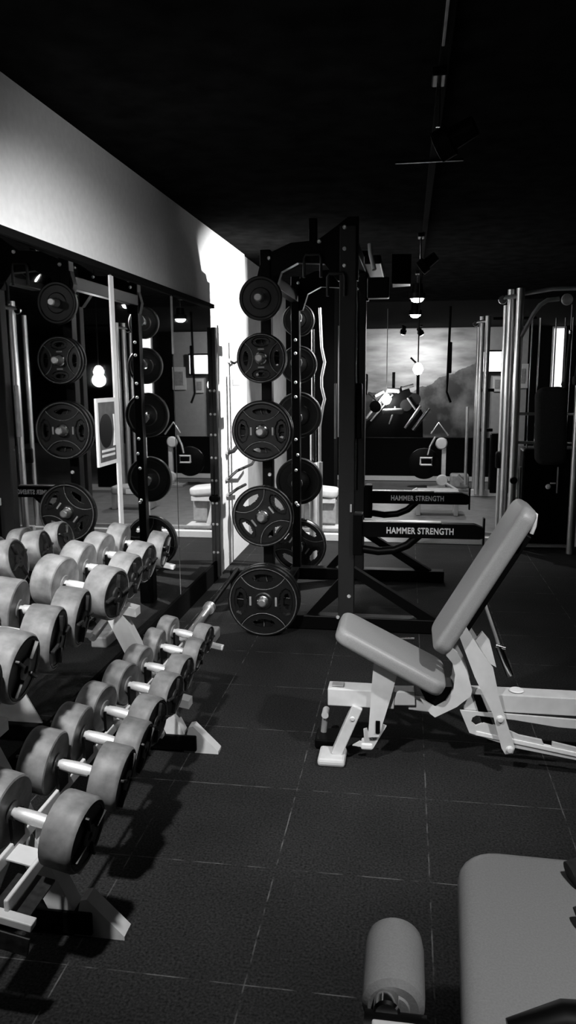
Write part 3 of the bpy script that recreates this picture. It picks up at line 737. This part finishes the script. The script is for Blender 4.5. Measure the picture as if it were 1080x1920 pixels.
# white padded bench behind the rack by the left wall
wb = thing('flat_bench', 'pale padded bench behind the power rack near the left wall', 'bench', (-.85, 8.0, 0), 'flat benches')
MB().pad((-1.12, 8.0, .44), (-.70, 8.0, .40), .30, .09, (.05, 0, 1), .03).build('seat_pad', M_light, wb)
MB().bar((-1.05, 7.9, .33), (-.72, 7.9, .33), .05, .04, Vector((0, 1, 0))).build('beam', M_light, wb)
MB().bar((-.98, 7.9, .33), (-.90, 7.9, .03), .05, .05, Vector((0, 1, 0))).build('leg', M_light, wb)
MB().bar((-1.08, 8.05, .33), (-1.10, 8.05, .03), .05, .05, Vector((0, 1, 0))).build('leg', M_light, wb)
MB().box((-.80, 7.9, .03), (.26, .3, .05), bev=.01).build('foot', M_light, wb)
MB().box((-.80, 8.0, .2), (.16, .10, .24), bev=.01).build('panel', M_lightdull, wb)
fb = thing('flat_bench', 'low grey bench standing beyond the lettered spotter arms', 'bench', (.4, 9.2, 0), 'flat benches')
MB().pad((.10, 9.1, .24), (.62, 9.1, .24), .34, .10, (0, 0, 1), .03).build('seat_pad', M_lightdull, fb)
MB().box((.32, 8.93, .235), (.17, .008, .06), bev=.002).build('label', M_white, fb)
for x in (.15, .58):
    MB().box((x, 9.1, .10), (.05, .28, .19), bev=.006).build('leg', M_pipe, fb)
MB().tube([(.12, 9.0, .27), (.10, 9.0, .31)], .035, 14).build('roller', M_light, fb)

# plate-loaded machine with a hanging black plate in front of the divider
pm = thing('plate_machine', 'plate-loaded machine with pale pivot joint and a large black disc', 'exercise machine', (.35, 11.2, 0))
MB().lathe([(0, .0), (.21, 0), (.225, .01), (.225, .05), (.21, .06), (0, .06)], (.255, 11.3, .36), (0, -1, 0), 36).build('weight_disc', M_black, pm)
MB().bar((.53, 11.2, .03), (.53, 11.2, .72), .06, .06, Vector((0, 1, 0))).build('column', M_light, pm)
MB().lathe([(0, .03), (.07, .025), (.085, 0)], (.49, 11.16, .66), (0, -1, 0), 20).build('pivot_disc', M_light, pm)
MB().lathe([(0, .03), (.07, .025), (.085, 0)], (.51, 11.1, .14), (0, -1, 0), 20).build('lower_pivot', M_light, pm)
MB().tube([(.40, 11.14, .76), (.33, 11.12, .62), (.30, 11.1, .50)], .015, 10).build('arm', M_pipe, pm)
MB().tube([(.20, 11.1, .36), (.20, 11.1, .46), (.36, 11.1, .46), (.36, 11.1, .36), (.20, 11.1, .36)], .014, 10).build('handle', M_white, pm)
MB().tube([(.34, 11.1, .80), (.44, 11.1, .96), (.58, 11.1, .78)], .012, 10).build('top_handle', M_pipe, pm)
MB().box((.75, 11.1, .14), (.26, .2, .20), bev=.03).build('seat', M_lightdull, pm)
MB().tube([(.55, 10.95, .12), (.72, 10.95, .02)], .02, 10).build('brace', M_light, pm)
MB().tube([(.72, 10.95, .24), (.80, 10.95, .16)], .02, 10).build('brace', M_pipe, pm)
MB().box((.6, 11.15, .02), (.6, .3, .04), bev=.006).build('base', M_lightdull, pm)

# black press machine silhouetted against the mural
bp_ = thing('press_machine', 'black press machine with slanting chrome bars in front of the mural', 'exercise machine', (0, 13.6, 0))
MB().prism([(-.78, .0), (.30, .0), (.26, 1.0), (.16, 1.16), (.14, 1.30), (.05, 1.34), (.02, 1.42), (-.12, 1.44), (-.16, 1.32), (-.27, 1.30), (-.33, 1.15), (-.45, 1.12), (-.52, .95), (-.7, .85)], 13.5, 13.7).build('body_panel', M_black, bp_)
MB().bar((-.24, 13.45, 1.30), (-.24, 13.45, 1.68), .05, .04).build('left_post', M_black, bp_)
MB().bar((.17, 13.45, .9), (.17, 13.45, 1.74), .05, .04).build('right_post', M_black, bp_)
MB().tube([(.17, 13.45, 1.74), (.13, 13.45, 1.83), (.04, 13.45, 1.92)], .016, 10).build('curved_handle', M_black, bp_)
MB().tube([(-.03, 13.1, .75), (.22, 13.1, 1.12)], .025, 12).build('chrome_bar', M_pipe, bp_)
MB().tube([(.10, 13.1, .72), (.36, 13.1, 1.08)], .03, 12).build('chrome_bar', M_pipe, bp_)
MB().pad((-.42, 13.2, 1.02), (-.06, 13.2, 1.03), .14, .10, (0, 0, 1), .04).build('pad', M_lightdull, bp_)
MB().pad((-.36, 13.4, 1.38), (-.12, 13.4, 1.37), .10, .08, (0, 0, 1), .03).build('pad', M_lightdull, bp_)
for k in range(7):
    MB().lathe([(0, .01), (.018, .007), (.022, 0)], (-.72+.11*k+random.uniform(-.02, .02), 13.45, .95+.075*k+random.uniform(-.05, .05)), (0, -1, 0), 10).build('bolt', M_bolt, bp_)
for a_, b_, r_, m_ in (((-.70, 13.4, .9), (-.34, 13.4, 1.36), .022, M_lightdull), ((-.62, 13.4, .85), (-.25, 13.4, 1.30), .016, M_pipe), ((-.10, 13.4, 1.40), (.10, 13.4, 1.46), .03, M_lightdull),
                       ((-.30, 13.35, .80), (-.20, 13.35, 1.10), .018, M_pipe), ((.0, 13.4, 1.25), (.14, 13.4, 1.05), .02, M_lightdull), ((-.55, 13.4, 1.28), (-.40, 13.4, 1.36), .03, M_lightdull)):
    MB().tube([a_, b_], r_, 10).build('frame_tube', m_, bp_)
for x, z in ((-.5, 1.22), (.12, 1.22), (-.02, 1.12)):
    MB().lathe([(0, .0), (.10, .0), (.105, .02), (.10, .04), (0, .04)], (x, 13.46, z), (0, -1, 0), 24).build('small_disc', M_blacktex, bp_)
bl = thing('press_machine', 'dark slanted machine frame at the left edge of the mural', 'exercise machine', (-.8, 13, 0))
MB().bar((-.78, 13.0, .65), (-.95, 13.0, 1.2), .05, .05, Vector((0, 1, 0))).build('slanted_bar', M_pipe, bl)
MB().box((-.72, 12.9, 1.48), (.14, .12, .34), bev=.02).build('upright_pad', M_black, bl)
MB().tube([(-.66, 12.9, 1.34), (-.52, 12.9, 1.22), (-.62, 12.9, 1.08)], .018, 10).build('curved_arm', M_pipe, bl)
MB().box((-.85, 13.0, .35), (.3, .3, .7), bev=.02).build('base', M_black, bl)
MB().lathe([(0, 0), (.09, .01), (.10, .04), (.09, .08), (0, .09)], (-.52, 12.95, 1.12), (0, -1, 0), 20).build('counterweight', M_black, bl)
hp = thing('hanging_bag_strap', 'thin dark strap hanging beside the silver columns before the mural', 'strap', (.72, 13, 1.6))
MB().tube([(.66, 13.0, 2.71), (.64, 13.0, 1.6), (.63, 13.0, 1.35), (.70, 13.0, 1.18)], .02, 10).build('strap', M_black, hp)
MB().box((.665, 13.0, 1.9), (.07, .05, .5), bev=.015).build('grip', M_black, hp)

# attachments hung on the white wall
def wallhook(name, lab, pts, r_, m_, y=None):
    t = thing(name, lab, 'cable attachment', pts[0], 'attachments on the white wall')
    MB().tube(pts, r_, 10).build('handle', m_, t)
    p = Vector(pts[0]); MB().lathe([(0, 0), (.018, 0), (.018, .02), (.01, .025), (.01, -.0)], (-1.5, p.y, p.z), (1, 0, 0), 12).build('hook', M_pipe, t)
wallhook('curved_handle', 'black curved handle hung on the white wall, level with the middle plate', [(-1.48, 6.30, .98), (-1.44, 6.32, .99), (-1.40, 6.40, 1.05), (-1.38, 6.44, 1.10)], .017, M_foam)
wallhook('triangle_handle', 'grey bar handle hung on the white wall below the black curved one', [(-1.48, 6.28, .76), (-1.42, 6.35, .82), (-1.36, 6.7, .84), (-1.38, 6.95, .86)], .012, M_rubdark)
wallhook('short_handle', 'dark grey short handle hung lowest on the white wall', [(-1.48, 6.30, .62), (-1.43, 6.4, .66), (-1.40, 6.6, .67)], .013, M_rubdark)
wallhook('small_handle', 'small dark handle hung highest on the white wall', [(-1.49, 6.45, 1.74), (-1.46, 6.5, 1.72), (-1.45, 6.62, 1.74)], .010, M_blacktex)
t = MB().box((-1.495, 6.75, 1.56), (.006, .30, .05)).build('wall_sticker', M_label)
tag(t, 'faint worn grey sticker on the white wall beside the second plate', 'sticker')
pb = thing('storage_post', 'slim grey steel post at the end of the wall mirrors', 'post', (-1.46, 5.93, 0))
MB().box((-1.478, 5.905, 1.0), (.03, .08, 1.96), bev=.003).build('post', mat('post_paint', .05, .6), pb)
for z in (.22, .45, .62, .80, .98, 1.16, 1.32, 1.5):
    MB().lathe([(0, .008), (.009, .006), (.012, 0)], (-1.478, 5.866, z), (0, -1, 0), 10).build('bolt', M_bolt, pb)
MB().lathe([(0, .03), (.025, .026), (.03, .0)], (-1.478, 5.866, .66), (0, -1, 0), 14).build('knob', M_black, pb)

# ------------------------------------------------------------------ ceiling lamps
tr_ = thing('lighting_track', 'black ceiling lighting track running away from the camera', 'light track', (.1, 5, ZC))
MB().box((.105, 4.9, ZC-.02), (.036, 11.5, .03), bev=.004).build('rail', M_walld, tr_)
MB().box((.094, 2.0, ZC-.042), (.010, 1.6, .008), bev=.002).build('rail_glint_strip', M_lightdull, tr_)  # short pale strip paints the glint on the near rail
MB().box((.085, 4.2, ZC-.04), (.34, .02, .012), bev=.002).build('joiner', M_black, tr_)
def spot(x, y, z, target, energy, ang, blend, lab, lensr=.05, group='track spotlights', size=.05, can=True, beam_flaps=False, dome=False):
    root = thing('track_spotlight', lab, 'spotlight', (x, y, z), group)
    d = (Vector(target)-Vector((x, y, z))).normalized()
    o = Vector((x, y, z))
    MB().tube([(x, y, ZC-.035), (x, y, z+.07)], .008, 10).build('stem', M_chrome if can else M_black, root)
    MB().box((x, y, ZC-.05), (.05, .12, .03), bev=.005).build('track_adapter', M_black, root)
    sh = MB(); sh.lathe([(0, -.15), (lensr*.62, -.15), (lensr*.72, -.145), (lensr*.8, -.06), (lensr*1.12, -.055), (lensr*1.12, .0), (lensr*1.0, .002), (lensr*.98, -.012), (lensr*.5, -.012)], o, d, 28)
    sh.build('lamp_housing', M_black, root)
    dm = lensr*.55 if dome else -.012
    MB().lathe([(0, dm), (lensr*.4, dm*.9 if dome else dm), (lensr*.75, dm*.6 if dome else dm), (lensr*.97, -.011)], o, d, 28).build('lens', M_lens if dome else M_dull, root)
    if beam_flaps:  # flaps added to cut the side edges of the beam on the wall
        for yy, nm in ((y-.060, 'added_beam_flap'), (y+.085, 'added_beam_flap')):
            MB().box((x-.07-.075, yy-(.015 if yy < y else -.03), z-.01), (.15, .003, .22), Matrix.Rotation(R(12 if yy < y else -24), 3, 'Z')).build(nm, M_black, root)
    ld = bpy.data.lights.new('spot_beam', 'SPOT'); ld.energy = energy; ld.spot_size = R(ang); ld.spot_blend = blend; ld.shadow_soft_size = size
    lo = bpy.data.objects.new('spot_beam', ld); COL.objects.link(lo); lo.parent = root
    lo.matrix_parent_inverse = Matrix.Translation(-Vector(root.location))
    lo.location = o+d*(lensr*.55+.02 if dome else .02); lo.rotation_euler = d.to_track_quat('-Z', 'Y').to_euler()
    return root
spot(.09, 3.05, 2.42, (-1.5, 3.55, 1.7), E_BULK*.24, 96, .9, 'black track spotlight nearest the camera, turned towards the left wall')
spot(.09, 1.55, 2.42, (-1.5, 3.25, 1.42), E_BULK*5.5, 56, 1.0, 'ceiling spotlight out in front of the camera, washing the wall above the mirror')
spot(.08, 6.26, 2.42, (-1.5, 6.60, 1.25), E_WALL*.75, 112, .45, 'black track spotlight above the power rack, aimed at the white wall', beam_flaps=True, size=.008)
spot(.08, 8.4, 2.40, (.08, 8.42, 0), E_DOWN, 110, .6, 'lit downward track spotlight, the lower of the two bright discs', .075, dome=True)
spot(.08, 10.4, 2.39, (.08, 10.42, 0), E_DOWN, 110, .6, 'lit downward track spotlight, the farther one just under the brighter disc', .075, dome=True)
spot(-.12, 16.9, 2.52, (-.4, 17.9, 1.3), E_MURAL, 150, .6, 'tiny lit spotlight over the mural, the left one of the pair', .06, 'mural spotlights', dome=True)
spot(.26, 16.9, 2.49, (.9, 17.8, 1.3), E_MURAL, 150, .6, 'tiny lit spotlight over the mural, the right one of the pair', .06, 'mural spotlights', dome=True)
spot(-.82, 1.0, 2.52, (-1.02, 2.75, .5), E_NEAR*.46, 74, 1.0, 'ceiling spotlight behind the camera aimed at the dumbbells', .05, 'spotlights behind the camera')
spot(1.1, 1.6, 2.50, (.20, 3.05, .6), E_NEAR*.25, 52, .8, 'ceiling spotlight right of the bench aimed at its pads', .05, 'spotlights behind the camera')
spot(.42, .55, 2.52, (.24, 1.30, .5), 80, 42, .8, 'added unseen fill spotlight aimed at the near seat', .05, 'spotlights behind the camera')  # fill lamp added out of view to brighten the near machine
def pendant(x, y, z, lab, r_=.045, e=3, cm=None):
    p = thing('pendant_lamp', lab, 'pendant lamp', (x, y, z), 'bare pendant bulbs')
    MB().tube([(x, y, ZC), (x, y, z+.05)], .006, 8).build('cord', cm or M_light, p)
    MB().lathe([(0, -r_), (r_*.6, -r_*.8), (r_, 0), (r_*.75, r_*.7), (r_*.35, r_*1.2), (0, r_*1.25)], (x, y, z), (0, 0, 1), 20).build('bulb', M_glow, p)
    ld = bpy.data.lights.new('bulb_light', 'POINT'); ld.energy = e; ld.shadow_soft_size = r_*1.3
    lo = bpy.data.objects.new('bulb_light', ld); COL.objects.link(lo); lo.parent = p; lo.location = (0, 0, -.08)
pendant(.093, 7.5, 1.665, 'glowing bare bulb hanging higher, in the middle of the mural', .05, 3, M_black)
pendant(-.35, 13.2, 1.22, 'glowing bare bulb on a long cord, lower left before the mural', .08, .8)
pendant(-.65, 9.27, 1.60, 'glowing bare bulb behind the power rack column, seen in the mirror', .06, 3)
